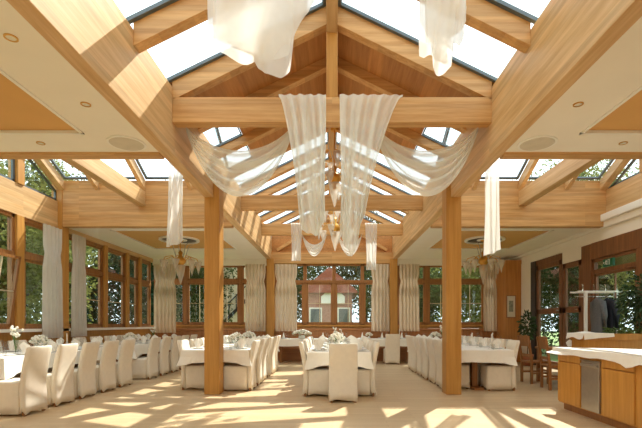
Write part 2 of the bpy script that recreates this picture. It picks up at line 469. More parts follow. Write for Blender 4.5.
unit(ML, 6.0, 7.15, SILL, 3.4, 2.62); tw = unit(ML, 7.35, 8.38, SILL, 3.4, 2.62, handle=1, top_frame=False)
piv = Matrix.Translation((-WX_-.03, 0, SILL+.07))
for k, ch in enumerate(c for c in tw.children if c.name.split('.')[0] in ('sash','glazing_bar','pane','handle')):
    if ch.name.startswith('pane') and min(v.co.z for v in ch.data.vertices) > 2: continue
    ch.matrix_basis = piv @ Matrix.Rotation(math.radians(8.5), 4, 'Y') @ piv.inverted()     # sash tilted into the room
unit(ML, 8.58, 9.6, SILL, 3.4, 2.62, munt=(0,0))
LQ = [10.6, 11.7, 12.95, 13.8]
for y in LQ: lpost(y, .16)
ed = [9.9]+LQ+[14.75]
for k in range(5):
    unit(ML, ed[k]+(.08 if k else 0), ed[k+1]-.08, SILL, 3.38, 2.6, munt=(0,1) if k in (1,2,3) else (0,0), handle=1 if k == 2 else None)
ly = [-3.9, -2.4, -.9, .6, 2.1, 3.6, 5.1, 5.8]
for k in range(len(ly)-1):
    lpost(ly[k], .16); unit(ML, ly[k]+.08, ly[k+1]-.08, SILL, 3.38, 2.6)
# gable glazing over the window-side wall
def gable_glass(x, y0, y1, zb):
    pts = [(x, y0, zb), (x, y1, zb)]
    t1, t0 = tz(y1)-.26, tz(y0)-.26
    pts += [(x, y1, t1)]
    if y0 < YC < y1: pts += [(x, YC, RZ-.26)]
    pts += [(x, y0, t0)]
    return skylight(pts, .05, GLASS)
for sx, zb in ((-WX_-.05, 4.02), (WX_+.05, 4.28)):
    gable_glass(sx, YN+.02, 6.85, zb); gable_glass(sx, 7.03, 8.38, zb); gable_glass(sx, 8.58, YF, zb)
    for y in (6.94, 8.48):
        n_p += 1
        struct(MB().box(sx-.1, sx+.1, y-.09, y+.09, zb, tz(y)-.1).build('pillar_%d' % n_p, WZ))

# far wall
struct(MB().box(-6.4, 6.4, YB, YB+.12, 0, 1.2).build('wall_back', WZ))
struct(MB().box(-6.2, 6.2, YB-.06, YB+.02, 1.17, 1.22).build('sill_back', WZ))
for a, b, m, tf in ((-6.2,-5.1,(0,1),1), (-5.1,-4.15,(1,1),1), (-4.15,-3.19,(1,1),1), (-3.19,-2.25,(0,0),1),
             (-2.0,-.94,(0,0),0), (-.94,.07,(1,1),0), (.07,1.06,(1,1),0), (1.06,2.0,(0,0),0),
             (2.25,3.3,(0,0),1), (3.3,4.3,(1,1),1), (4.3,5.33,(1,1),1), (5.33,6.2,(0,0),1)):
    unit(MBk, a, b, 1.2, 3.34, 2.73, munt=m, top_frame=bool(tf), frame=.06)

# entrance-side wall
struct(MB().box(WX_, WX_+.2, YR, 5.7, 0, 3.2).build('wall_right', CREAM))
struct(MB().box(WX_, WX_+.2, YR, YB, 3.16, 3.66).build('lintel_entrance', CREAM))
struct(MB().box(WX_-.14, WX_, YN, YB, 3.56, 3.72).build('trim_1', WHITE, bevel=.02))
struct(MB().box(WX_-.07, WX_, YN, YB, 3.42, 3.58).build('trim_2', CREAM, bevel=.02))
beam(MB().box(WX_-.02, WX_+.18, YN, YF, 3.70, 4.28), WY, .008)
struct(MB().box(WX_-.02, WX_+.2, 13.3, 13.98, 0, 3.2).build('pillar_%d' % (n_p+1), CREAM)); n_p += 1
struct(MB().box(WX_, WX_+.2, 13.9, YB, 0, 3.2).build('wall_corner', CREAM))
struct(MB().box(5.68, WX_, 14.0, YB, 0, 3.34).build('pillar_%d' % (n_p+1), wood('corner_panel_timber', srgb(176, 112, 48), srgb(200, 138, 68), 2))); n_p += 1
n_d = 0
def door(y0, y1, zh, rail, z0=0.0):
    global n_d
    n_d += 1
    r = MB(); x0, x1 = WX_, WX_+.07; st = .14
    r.box(x0,x1,y0,y0+st,z0,zh); r.box(x0,x1,y1-st,y1,z0,zh); r.box(x0,x1,y0,y1,zh-.14,zh); r.box(x0,x1,y0,y1,z0,z0+.2)
    r.box(x0,x1,y0,y1,rail-.08,rail+.08)
    o = struct(r.build('door_%d' % n_d, DZ, bevel=.006))
    MB().box(x0+.03,x0+.042,y0+st,y1-st,rail+.08,zh-.14).build('pane', GLASS, o)
    MB().box(x0+.03,x0+.042,y0+st,y1-st,z0+.2,rail-.08).build('pane', GLASS, o)
    h = MB(); h.tube([(x0-.0,y0+.07,rail+.0),(x0-.06,y0+.07,rail),(x0-.06,y0+.2,rail)], .012, 6); h.build('handle', CHROME, o)
def dpost(y0, y1, z1, mat=DZ):
    global n_p
    n_p += 1
    struct(MB().box(WX_-.03, WX_+.15, y0, y1, 0, z1).build('pillar_%d' % n_p, mat, bevel=.006))
dpost(13.0, 13.3, 3.16, plain('dark_frame_paint', srgb(52, 44, 38), .5))
door(11.55, 12.98, 3.0, 1.62); door(10.62, 11.5, 2.86, 1.62)
struct(MB().box(WX_, WX_+.1, 11.52, 13.0, 3.0, 3.17).build('lintel_door', DZ))
struct(MB().box(WX_, WX_+.1, 10.6, 11.52, 2.86, 3.17).build('lintel_panel', CREAM))
dpost(10.22, 10.6, 3.16)
struct(MB().box(WX_-.02, WX_+.16, 5.7, 10.22, 2.78, 3.17).build('lintel_window', DZ, bevel=.006))
dpost(8.5, 8.68, 2.8); dpost(7.0, 7.18, 2.8); dpost(5.68, 5.84, 2.8)
for a, b in ((8.68,10.22), (7.18,8.5), (5.84,7.0)):
    unit(MR, a, b, 0.0, 2.78, 2.48, mat=DZ, munt=(1,0), top_frame=False)

# ================================================================== OUTSIDE
def crown_mesh(mb, c, rx, rz, n, sz, conifer=False):
    for i in range(n):
        if conifer:
            t = random.random()**.7; rr = rx*t*math.sqrt(random.random()*.6+.4); a = random.random()*2*PI
            p = Vector((c[0]+rr*math.cos(a), c[1]+rr*math.sin(a), c[2]+rz-2*rz*t))
        else:
            d = Vector((random.gauss(0,1), random.gauss(0,1), random.gauss(0,1))).normalized()
            r = random.random()**.4
            lob = 1+.22*math.sin(3*math.atan2(d.y,d.x)+c[0])+.15*math.sin(5*d.z+c[1])
            p = Vector((c[0]+d.x*rx*r*lob, c[1]+d.y*rx*r*lob, c[2]+d.z*rz*r*lob))
        u = Vector((random.gauss(0,1),random.gauss(0,1),random.gauss(0,1))).normalized()
        v = u.cross(Vector((random.gauss(0,1),random.gauss(0,1),random.gauss(0,1)))).normalized()
        s = sz*(.6+.8*random.random())
        mb.add([p-u*s-v*s*.1, p-v*s*.5, p+u*s, p+v*s*.5], [(0,1,2,3)])
def tree(x, y, h, r, mat, label, conifer=False, n=1500, low=.25):
    o = empty('tree', (x, y, -.25))
    t = MB(); t.tube([(0,0,0),(.1,.05,h*.4),(.05,.1,h*.85)], [r*.1, r*.07, r*.02], 8)
    for k in range(5):
        a = k*1.3; zb = h*(.3+.1*k)
        t.tube([(.08,.05,zb),(math.cos(a)*r*.35,math.sin(a)*r*.35,zb+h*.1),(math.cos(a)*r*.6,math.sin(a)*r*.6,zb+h*.14)], [r*.04,r*.025,r*.01], 5)
    t.build('tree_trunk', BARK, o)
    c = MB(); crown_mesh(c, (0,0,h*(1+low)/2), r, h*(1-low)/2, n*9, .05+.016*r, conifer)
    c.build('tree_crown', mat, o)
    return tag(o, label, 'tree', 'trees in the garden outside')
tree(-12.5, 10.5, 7, 3.0, TREE1, 'dark leafy tree outside the windows with the tilted sash', n=2200, low=.02)
tree(-10.5, 14.0, 7, 2.4, TREE2, 'yellow-green tree outside beside the corner timber pillar', n=1500, low=.05)
tree(-14.0, 17.5, 9, 3.4, TREE1, 'broad dark tree outside the third garden window', n=2000, low=.05)
tree(-9.5, 19.5, 8.0, 2.4, TREE3, 'dark conifer outside the far corner of the hall', True, 2000, .03)
tree(-17.5, 28.0, 12.5, 3.8, TREE2, 'tall pale tree showing through the window-side transept skylight', n=1800)
tree(-7.6, 22.0, 9.0, 2.6, TREE1, 'dark tree behind the hanging voile strip and chandelier of the window aisle', n=1500, low=.05)
tree(3.5, 21.0, 5.0, 1.9, TREE1, 'dark shrub-like tree outside beside the brick house', n=1500, low=.02)
tree(7.8, 22.0, 6.5, 2.6, TREE2, 'light green tree outside the far windows of the entrance aisle', n=1700, low=.02)
tree(11.5, 20.5, 8.5, 3.0, TREE1, 'tall dark tree behind the corner panel with the notice', n=1800, low=.05)
tree(17.0, 30.0, 13.5, 4.0, TREE2, 'very tall pale tree showing through the entrance-side skylight', n=2000)
tree(13.0, 15.0, 7.0, 2.6, TREE2, 'light green tree outside the glazed entrance', n=1700, low=.05)
tree(12.8, 9.0, 6.5, 2.3, TREE1, 'dark leafy tree outside behind the potted fig', n=1800, low=.03)
tree(2.2, 30.0, 9.5, 3.2, TREE1, 'dark tree rising behind the brick house', n=1500)
for x, y, h, r, m, lab in ((-20,9,9,4,TREE1,'dark tree far behind the tilted sash'),(-21,16,9,4.2,TREE1,'wide dark tree far behind the corner timber pillar'),(-21,24,10,4.2,TREE3,'dark tree far behind the garden windows, past the corner curtains'),
        (-12.5,33,9,4.0,TREE1,'distant tree behind the stucco house'),(-3.2,33,9,3.8,TREE1,'distant dark tree between stucco house and brick house'),(7,32,8.5,4.0,TREE1,'distant tree right behind the light green one, entrance aisle'),(15.5,27,8,3.8,TREE1,'distant dark tree behind the corner panel side'),
        (19,18,8,4,TREE1,'distant dark tree seen through the entrance doors'),(19,11,8,4,TREE2,'distant pale tree seen past the coat rack')):
    tree(x, y, h, r, m, lab, n=1900, low=.03)
# house of pale stucco with an outside stair
o = empty('stucco_house', (-7.0, 27.0, -.25))
MB().box(-2.9,2.9,-3,3,0,5.6).build('wall', STUCCO, o)
MB().prism([(-3.3,5.6),(3.3,5.6),(0,7.6)],1,-3.3,3.3).build('house_roof', ROOFT, o)
st = MB(); st.bar((.3,-3.2,.9),(2.6,-3.2,3.2),.12,.16); st.bar((.3,-3.2,1.7),(2.6,-3.2,4.0),.05,.06)
for k in range(6): st.box(.45+k*.4,.5+k*.4,-3.22,-3.18,1.0+k*.4,1.95+k*.4)
st.build('stair_rail', DARKM, o)
tag(o, 'pale stucco house with dark stair rail seen through the far windows', 'house')
o = empty('brick_house', (.5, 26.0, -.25))
MB().box(-1.9,.6,-2.5,2.5,0,3.2).build('wall', BRICK, o)
MB().prism([(-2.3,3.2),(1.0,3.2),(-.65,4.6)],1,-2.8,2.8).build('house_roof', ROOFT, o)
wf = MB(); wf.prism([(-1.1,2.6),(.2,2.6),(.2,3.0),(-.45,3.6),(-1.1,3.0)],1,-2.62,-2.5); wf.build('house_gable', WHITE, o)
for k in (-1.75,-.2):
    q = MB().box(k,k+.7,-2.56,-2.5,1.2,2.4).build('house_window', WHITE, o); MB().box(k+.07,k+.63,-2.58,-2.56,1.27,2.33).build('pane', GREYM, q)
tag(o, 'red brick house with small white gable seen through the middle windows', 'house')
# lean porch outside the entrance
o = empty('porch', (8.2, 11.0, -.25))
MB().box(-1.5,1.5,-2.4,2.4,3.35,3.5).build('porch_roof', DZ, o)
for sx in (1.4,):
    for sy in (-2.3, 2.3):
        MB().box(sx-.07,sx+.07,sy-.07,sy+.07,0,3.35).build('post', DZ, o)
tag(o, 'dark timber porch outside the glazed entrance', 'porch')

# ================================================================== CURTAINS
def curtain(p0, p1, z0, z1, mat, label, folds, amp=.05, gather=.5):
    """pleated panel from p0 to p1 (xy), gathered band near the top"""
    a = Vector(p0); b = Vector(p1); d = (b-a); L = d.length; d.normalize(); nrm = Vector((-d.y, d.x))
    nu = folds*6
    def fn(u, v):
        z = z1+(z0-z1)*v
        t = 1-.18*math.exp(-((v-.26)/.06)**2)
        off = amp*math.sin(2*PI*folds*u+.6*math.sin(7*u+3*v))*(.45+.55*v)*(1.0 if v < .2 or v > .32 else .8)
        s = (u-.5)*L*t+.5*L
        p = a+d*s+nrm*off
        return (p.x, p.y, z)
    c = (a+b)/2
    o = MB().grid(fn, nu, 16).build('curtain', mat, None, (c.x, c.y, z0), smooth=True)
    return tag(o, label, 'curtain', 'window curtains')
yb = YB-.22
curtain((-6.12,yb),(-5.35,yb),.95,3.3,CURT,'beige curtain in the far corner beside the garden windows',6)
curtain((-2.98,yb),(-2.28,yb),1.0,3.3,CURT,'beige curtain beside the far window-side pillar, aisle side',6)
curtain((-1.95,yb),(-1.2,yb),1.0,3.3,CURT,'beige curtain beside the far window-side pillar, nave side',6)
curtain((1.35,yb),(1.97,yb),1.0,3.3,CURT,'beige curtain beside the far entrance-side pillar, nave side',5)
curtain((2.3,yb),(3.0,yb),1.0,3.3,CURT,'beige curtain beside the far entrance-side pillar, aisle side',6)
curtain((5.2,yb),(5.66,yb),1.0,3.3,CURT,'beige curtain against the corner panel with the notice',5)
xl = -WX_+.16
curtain((xl,8.95),(xl,9.58),.95,3.36,CURTG,'grey curtain in front of the corner timber pillar, camera side',5,.045)
curtain((xl,9.95),(xl,10.5),.95,3.36,CURTG,'grey curtain just past the corner timber pillar',5,.045)

# ================================================================== DRAPES ON THE BEAMS
def panel(top, bot, mat, y, folds, amp=.05, nu=60, nv=24, hem=None, wob=.03, span=(0,1), lift=0.0, mb=None):
    """hanging strip: top=(x0,x1,z), bot=(x0,x1,z); hem(u) lowers the end"""
    u_a, u_b = span
    def fn(u, v):
        u = u_a+(u_b-u_a)*u
        e = v**.65
        x = (top[0]+(top[1]-top[0])*u)*(1-e)+(bot[0]+(bot[1]-bot[0])*u)*e
        zb = bot[2]+(hem(u) if hem else 0)
        z = top[2]+(zb-top[2])*v
        return (x+wob*math.sin(3*v+9*u)*v, y-.012-lift-abs(amp)*(1+math.sin(2*PI*folds*u+1.2*v))*.5*(.35+.65*v), z)
    return (mb or MB()).grid(fn, nu, nv)
def swag(p0, p1, s0, s1, drop, y, folds=5, amp=.05, mat=None, nu=48, nv=40, w0=0.0, w1=.0, span=(0,1), lift=0.0, mb=None):
    """crescent: upper edge from p0 to p1 sagging s0, lower edge sagging s1; w0, w1 = extra spread at the ends"""
    def fn(u, v):
        v = span[0]+(span[1]-span[0])*v
        x = p0[0]+(p1[0]-p0[0])*u
        zt_ = p0[1]+(p1[1]-p0[1])*u
        sag = (4*u*(1-u))**.85
        z = zt_-sag*(s0+(s1-s0)*v)-v*(w0*(1-u)**2+w1*u**2)
        return (x, y-lift+amp*math.sin(2*PI*folds*v+1.5*u)*(.3+.7*sag)-drop*sag*v, z)
    return (mb or MB()).grid(fn, nu, nv)
yt = 5.62
mb = panel((-.70,-.08,4.245),(-.42,-.07,2.40), SHEER, yt, 5, .09, hem=lambda u: .2*max(0,.5-u)+(.2*max(0,u-.7)/.3))
for a, b in ((.0,.03),(.14,.27),(.42,.6),(.66,.72),(.82,1)):
    panel((-.70,-.08,4.245),(-.42,-.07,2.40), SHEER, yt, 5, .09, 16, 24, hem=lambda u: .2*max(0,.5-u)+(.2*max(0,u-.7)/.3), span=(a,b), lift=.012, mb=mb)
mb.grid(lambda u, v: (-.70+.6*u, yt-.012+.19*v, 4.245+.004*math.sin(20*u)), 20, 3)
tag(mb.build('hanging_drape', SHEERP, None, (-.4,yt,4.2), True), 'white voile panel hanging over the front tie beam on the window side of its post', 'drape', 'white voile drapes')
mb = panel((.10,.93,4.245),(.10,.44,2.13), SHEER, yt, 6, .09, hem=lambda u: .9*abs(u-.42))
for a, b in ((0,.12),(.2,.38),(.46,.5),(.6,.7),(.97,1)):
    panel((.10,.93,4.245),(.10,.44,2.13), SHEER, yt, 6, .09, 16, 24, hem=lambda u: .9*abs(u-.42), span=(a,b), lift=.012, mb=mb)
mb.grid(lambda u, v: (.10+.83*u, yt-.012+.19*v, 4.245+.004*math.sin(20*u)), 20, 3)
tag(mb.build('hanging_drape', SHEERP, None, (.5,yt,4.2), True), 'wider white voile panel over the front tie beam on the entrance side of its post', 'drape', 'white voile drapes')
ys = yt+.3
mb = swag((-2.03,4.0),(-.55,4.0),.34,.98,.1,ys,5,.05,w0=.0,w1=.1)
for a, b in ((0,.03),(.12,.17),(.3,.42),(.5,.53),(.64,.74),(.84,.88),(.93,1)):
    swag((-2.03,4.0),(-.55,4.0),.34,.98,.1,ys,5,.05,None,48,8,.0,.1,(a,b),.012,mb)
tag(mb.build('swag_drape', SHEER, None, (-1.3,ys,4.0), True), 'white voile swag between front tie beam and window-side girder', 'drape', 'white voile drapes')
mb = swag((2.03,4.0),(.6,4.0),.34,.98,.1,ys,5,.05,w0=.0,w1=.1)
for a, b in ((0,.03),(.12,.17),(.3,.42),(.5,.53),(.64,.74),(.84,.88),(.93,1)):
    swag((2.03,4.0),(.6,4.0),.34,.98,.1,ys,5,.05,None,48,8,.0,.1,(a,b),.012,mb)
tag(mb.build('swag_drape', SHEER, None, (1.3,ys,4.0), True), 'white voile swag between front tie beam and entrance-side girder', 'drape', 'white voile drapes')
# bundle drapes hung high up, nearest the camera
def bundle(outline, ztop, y, folds, label):
    """gathered cloth slung under the roof; outline = (x, z) points along its lower hem"""
    def hem(x):
        for (xa, za), (xb, zb) in zip(outline, outline[1:]):
            if xa <= x <= xb: return za+(zb-za)*(x-xa)/max(1e-6, xb-xa)
        return outline[-1][1]
    x0, x1 = outline[0][0], outline[-1][0]
    mb = MB()
    def fn(u, v):
        x = x0+(x1-x0)*u
        z = ztop+(hem(x)-ztop)*v
        return (x, y+.07*math.sin(2*PI*folds*u+2.5*v)*(.5+.5*v)-.22*math.sin(PI*u)*math.sin(PI*min(1,v*.9+.1)), z)
    mb.grid(fn, 90, 24)
    def back(u, v):   # second layer of the same cloth, folded behind
        x = x0+(x1-x0)*(.08+.84*u); h = hem(x)
        return (x, y-.02+.05*math.sin(2*PI*(folds-1)*u-2*v), ztop+(h+.12-ztop)*v)
    mb.grid(back, 60, 16)
    return tag(mb.build('bundle_drape', SHEERD, None, ((x0+x1)/2, y, ztop-.5), True), label, 'drape', 'white voile drapes')
bundle([(-1.281,4.086),(-1.24,3.994),(-.986,3.943),(-.783,3.90),(-.74,3.81),(-.67,3.76),(-.53,3.78),(-.43,3.85),(-.385,4.19),(-.244,4.36),(-.163,4.55)], 4.98, 4.35, 2.6, 'white voile bundle slung under the window-side roof panes')
bundle([(.894,4.0),(.93,3.94),(1.01,3.94),(1.016,3.84),(1.06,3.81),(1.15,3.81),(1.20,3.84),(1.21,4.05),(1.30,4.08),(1.36,4.2),(1.38,4.5)], 4.80, 4.35, 2, 'white voile bundle slung under the entrance-side roof panes')
# far drapes at the third tie beam
yt3 = 12.7
for sgn, lab in ((-1,'window side'), (1,'entrance side')):
    x0, x1 = sorted((sgn*1.22, sgn*.88))
    if sgn > 0: x0, x1 = .98, 1.34
    zb = 3.12 if sgn < 0 else 2.85
    mb = panel((x0,x1,4.24),(x0+.02,x1-.02,zb), SHEERD, yt3, 4, .07, 40, 16)
    mb.grid(lambda u, v: (x0+(x1-x0)*u, yt3-.012+.18*v, 4.243), 12, 3)
    tag(mb.build('hanging_drape', SHEERD, None, (x0,yt3,4.2), True), 'short white drape tail on the third tie beam, %s' % lab, 'drape', 'white voile drapes')
    tag(swag((sgn*.9,3.95),(sgn*.15,3.95),.35,.7,.05,yt3-.06,4,.03).build('swag_drape', SHEERD, None, (sgn*.5,yt3,3.9), True), 'small white swag under the third tie beam, %s' % lab, 'drape', 'white voile drapes')
# tails hung in the transepts
for sgn, lab in ((-1,'window-side'), (1,'entrance-side')):
    xx = -2.80 if sgn < 0 else 2.88
    mb = panel((xx-.11,xx+.11,5.13),(xx-.17,xx+.15,2.62 if sgn < 0 else 2.46), SHEERD, YC+.02, 3, .08, 30, 24, hem=lambda u: .12*u)
    tag(mb.build('tail_drape', SHEERD, None, (xx,YC,5.1), True), 'narrow white voile tail hanging alone in the %s transept' % lab, 'drape', 'white voile drapes')

# ================================================================== CEILING FITTINGS
def ring(mb, c, r0, r1, z0, z1, n=24):
    mb.lathe([(r0,z0),(r1,z0),(r1,z1),(r0,z1),(r0,z0)], c, n, False, False)
def downlight(x, y, label):
    o = empty('downlight', (x,y,3.5))
    m = MB(); ring(m, (0,0,0), .036, .05, -.008, .0); m.build('trim_ring', GOLD, o, smooth=False)
    MB().lathe([(.036,-.004),(.036,.0)], (0,0,0), 20).build('lens', PAPER, o)
    tag(o, label, 'ceiling light', 'recessed ceiling lights')
for s, lab in ((-1,'window-side'), (1,'entrance-side')):
    downlight(s*2.52, 3.36, 'small brass downlight nearest the camera in the %s aisle ceiling' % lab)
    downlight(s*2.52, 4.38, 'small brass downlight beside the girder near the recess corner, %s aisle' % lab)
    downlight(s*3.62, 5.32, 'small brass downlight between ochre recess and transept, %s aisle' % lab)
    m = MB().lathe([(.19,-.02),(.2,-.012),(.2,0)], (0,0,0), 28)
    o = empty('ceiling_speaker', (s*2.55,5.32,3.5)); m.build('speaker_grille', plain('grille_paint_%s' % lab, srgb(206,196,176), .7), o)
    r = MB(); ring(r, (0,0,0), .2, .225, -.016, 0, 28); r.build('rim', WHITE, o)
    tag(o, 'round flat ceiling speaker at the transept edge of the %s aisle' % lab, 'speaker', 'ceiling speakers')
    o = empty('ceiling_medallion', (s*4.1, 11.5, 3.526))
    r = MB(); ring(r, (0,0,0), .45, .52, -.04, 0, 36); r.build('rim', WHITE, o)
    MB().lathe([(.45,-.012),(.45,0)], (0,0,0), 36).build('centre_disc', plain('medallion_grey_%s' % lab, srgb(92,84,74), .7), o)
    r = MB(); ring(r, (0,0,0), .10, .2, -.03, 0, 24); r.build('inner_ring', WHITE, o)
    tag(o, 'round white ceiling medallion in the %s ochre recess' % lab, 'ceiling medallion', 'ceiling medallions')

def chandelier(x, y, ztop, zball, sc, label, arms=7, cup=True, tiers=1):
    o = empty('chandelier', (x,y,zball))
    b = MB(); b.tube([(0,0,.1),(0,0,ztop-zball)], .012, 6); b.build('rod', GOLD, o)
    b = MB(); b.lathe([(.01,-.25*sc),(.05*sc,-.2*sc),(.03*sc,-.12*sc),(.13*sc,-.04*sc),(.15*sc,.03*sc),(.09*sc,.1*sc),(.04*sc,.16*sc),(.06*sc,.24*sc),(.015,.3*sc)], (0,0,0), 14); b.build('body', GOLD, o, smooth=True)
    c = MB(); c.lathe([(.07,ztop-zball-.06),(.09,ztop-zball),], (0,0,0), 14); c.build('canopy', GOLD, o)
    c = MB(); c.lathe([(.13*sc,-.10*sc),(.10*sc,-.3*sc),(.045*sc,-.5*sc),(.008,-.62*sc)], (0,0,0), 12); c.build('pendant_shade', LAMPG, o, smooth=True)
    for t in range(tiers):
        zo = t*.45*sc
        for k in range(arms):
            a = 2*PI*k/arms+.3+t*.4; ca, sa = math.cos(a), math.sin(a); R = .46*sc*(1-.25*t)
            m = MB(); m.tube([(ca*.1*sc,sa*.1*sc,zo),(ca*R*.5,sa*R*.5,zo+.14*sc),(ca*R*.9,sa*R*.9,zo+.08*sc),(ca*R,sa*R,zo-.02*sc)], .011*sc, 6)
            arm = m.build('arm', GOLD, o)
            m = MB(); m.lathe([(.10*sc,.02),(.075*sc,-.08*sc),(.035*sc,-.2*sc),(.006,-.32*sc)], (ca*R,sa*R,zo-.02*sc), 10)
            m.build('glass_cone', LAMPG, arm, smooth=True)
            if k % 2 == 0:
                m = MB(); m.tube([(ca*.12*sc,sa*.12*sc,zo+.1*sc),(ca*R*.45,sa*R*.45,zo+.4*sc),(ca*R*.75,sa*R*.75,zo+.48*sc)], [.02*sc,.012*sc,.004], 6); m.build('glass_frond', LAMPG, o, smooth=True)
    return tag(o, label, 'chandelier', 'glass chandeliers')
chandelier(-4.07, 11.5, 3.52, 2.93, 1.0, 'gilt chandelier with hanging glass cones over the window aisle')
chandelier(4.07, 11.5, 3.52, 2.93, 1.0, 'gilt chandelier with hanging glass cones over the entrance aisle')
chandelier(.05, 8.4, RZ-.36, 4.1, .9, 'tall gilt chandelier between the voile panels under the ridge', 6, tiers=2)
chandelier(.08, 11.2, RZ-.36, 3.75, .95, 'lower gilt chandelier behind the voile panels', 6, tiers=2)

# ================================================================== CHAIRS
def rring(hx, y0, y1, n=5, r=.035):
    """rounded rectangle ring in xy"""
    pts = []
    for cx, cy, a0 in ((hx-r,y1-r,0),(-hx+r,y1-r,PI/2),(-hx+r,y0+r,PI),(hx-r,y0+r,1.5*PI)):
        for k in range(3): 
            a = a0+PI/2*k/2; pts.append((cx+r*math.cos(a), cy+r*math.sin(a)))
    out = []
    for i in range(len(pts)):
        p, q = pts[i], pts[(i+1) % len(pts)]
        out.append(p)
        if math.hypot(q[0]-p[0], q[1]-p[1]) > .1 or (i % 3 == 2):
            for k in range(1, n): out.append((p[0]+(q[0]-p[0])*k/n, p[1]+(q[1]-p[1])*k/n))
    return out
def make_chair(loc, rz):
    o = empty('banquet_chair', loc, rz)
    HX = .225
    def z_hem(x, y, hx, yc, hy, arch):
        s = min(1, min(abs(x)/hx, abs(y-yc)/hy)); return .012+arch*(1-s**2.5)
    rings = []
    for t in (0, .15, .3, .45, .6, .75, .88, .96, .99, 1.0):
        z = .94*t
        lean = -.085*max(0,(z-.42)/.52)**1.2+.012*math.sin(PI*min(1,t))
        th = .04 if t < .96 else .04-.012*((t-.96)/.04)**2
        hx = HX*(1.03-.03*t+.01*math.sin(3*t)) - (0 if t < .97 else .008*((t-.97)/.03)**2)
        fl = .012*(1-t)**3
        rg = []
        for x, y in rring(hx, -th-fl, th, 5, .03):
            zz = z if t > 0 else z_hem(x, y, hx, 0, th, .055)
            rg.append((x, y+lean, max(zz, z)))
        rings.append(rg)
    MB().loft(rings).build('back_cover', COVER, o, smooth=True)
    rings = []
    for t, ins in ((0,-.012),(.3,-.006),(.6,-.002),(.9,0),(.955,.003),(.985,.015),(1.0,.04)):
        z = .47*t; rg = []
        hx = HX-ins
        for x, y in rring(hx, .05, .50-ins, 5, .03):
            rg.append((x, y, z if t > 0 else z_hem(x, y, hx, .27, .24, .05)))
        rings.append(rg)
    MB().loft(rings).build('seat_cover', COVER, o, smooth=True)
    b = MB()
    b.box(-HX-.004, HX+.004, .045, .505, .265, .272); b.build('cover_seam', COVER, o)
    for x in (-.19,.19):
        for y in (.0,.46): MB().box(x-.018,x+.018,y-.018,y+.018,0,.2).build('leg', CHW, o)
    return o
chair0 = [None]
def chair(x, y, face, label, group):
    """face: direction the sitter faces; x, y = outer middle of the backrest at the floor"""
    rz = {'+y':0, '-x':PI/2, '+x':-PI/2, '-y':PI}[face]+random.uniform(-.03,.03)
    d = Vector((0,.05,0)); d.rotate(Matrix.Rotation(rz,3,'Z').to_euler())
    loc = (x+d.x, y+d.y, 0)
    if chair0[0] is None: o = chair0[0] = make_chair(loc, rz)
    else: o = dup(chair0[0], loc, rz)
    return tag(o, label, 'chair', group)

def row(x, y0, n, face, where, table, group, pitch=.65):
    for k in range(n):
        chair(x+random.uniform(-.015,.015), y0+.22+k*pitch, face,
              'white covered chair, %s from front, %s row, %s' % (ORD[k], where, table), group)

# ================================================================== TABLES
def cloth(x0, x1, y0, y1, z, label, drop=.23):
    mb = MB(); n = 26
    pts = []
    W, D = x1-x0, y1-y0
    nx, ny = max(6,int(W/.09)), max(6,int(D/.09))
    for i in range(nx): pts.append((x0+W*i/nx, y0, 0,-1))
    for i in range(ny): pts.append((x1, y0+D*i/ny, 1,0))
    for i in range(nx): pts.append((x1-W*i/nx, y1, 0,1))
    for i in range(ny): pts.append((x0, y1-D*i/ny, -1,0))
    top = [(p[0],p[1],z) for p in pts]
    r1, r2, r3 = [], [], []
    for p in pts:
        dc = min(math.hypot(p[0]-cx, p[1]-cy) for cx in (x0,x1) for cy in (y0,y1))
        ex = .07*math.exp(-(dc/.14)**2)
        s = (p[0]*1.3+p[1])*9
        cx, cy = (x0+x1)/2, (y0+y1)/2
        ox = p[2]; oy = p[3]
        if dc < .03: ox = 1 if p[0] > cx else -1; oy = 1 if p[1] > cy else -1
        f = .012+.010*math.sin(s)
        r1.append((p[0]+ox*.008, p[1]+oy*.008, z-.01))
        r2.append((p[0]+ox*(.01+f*.6), p[1]+oy*(.01+f*.6), z-drop*.55))
        r3.append((p[0]+ox*(.012+f*1.5+ex*.5), p[1]+oy*(.012+f*1.5+ex*.5), z-drop-ex+.006*math.sin(s*.7)))
    mb.loft([r3, r2, r1, top], False, True)
    o = mb.build('tablecloth', LINEN, None, ((x0+x1)/2,(y0+y1)/2,z), smooth=False)
    sm = o.modifiers.new('thick','SOLIDIFY'); sm.thickness = .003
    return tag(o, label, 'tablecloth', 'white tablecloths')
def table(x0, x1, y0, y1, label, clabel, z=.765):
    cx, cy = (x0+x1)/2, (y0+y1)/2
    o = empty('dining_table', (cx,cy,0))
    hx, hy = (x1-x0)/2, (y1-y0)/2
    MB().box(-hx+.01,hx-.01,-hy+.01,hy-.01,z-.035,z).build('tabletop', CHW, o)
    MB().box(-hx+.1,hx-.1,-hy+.1,hy-.1,z-.13,z-.036).build('apron', CHW, o)
    lx = hx-.16
    if hy > hx:
        for py in (-hy+.45, 0, hy-.45):
            MB().box(-.05,.05,py-.05,py+.05,.03,z-.036).build('leg', CHW, o); MB().box(-.09,.09,py-.3,py+.3,0,.04).build('foot', CHW, o)
    ys_ = (-hy+.3, hy-.3) if hy > hx else (-hy+.16, hy-.16)
    for sx in (() if hy > hx else (-1,1)):
        for ly_ in ys_:
            px = sx*lx if hy > hx else sx*(hx-.3)
            MB().box(px-.03,px+.03,ly_-.03,ly_+.03,0,z-.13).build('leg', CHW, o)
    tag(o, label, 'table', 'long banquet tables')
    cloth(x0, x1, y0, y1, z+.006, clabel)
    return z+.008

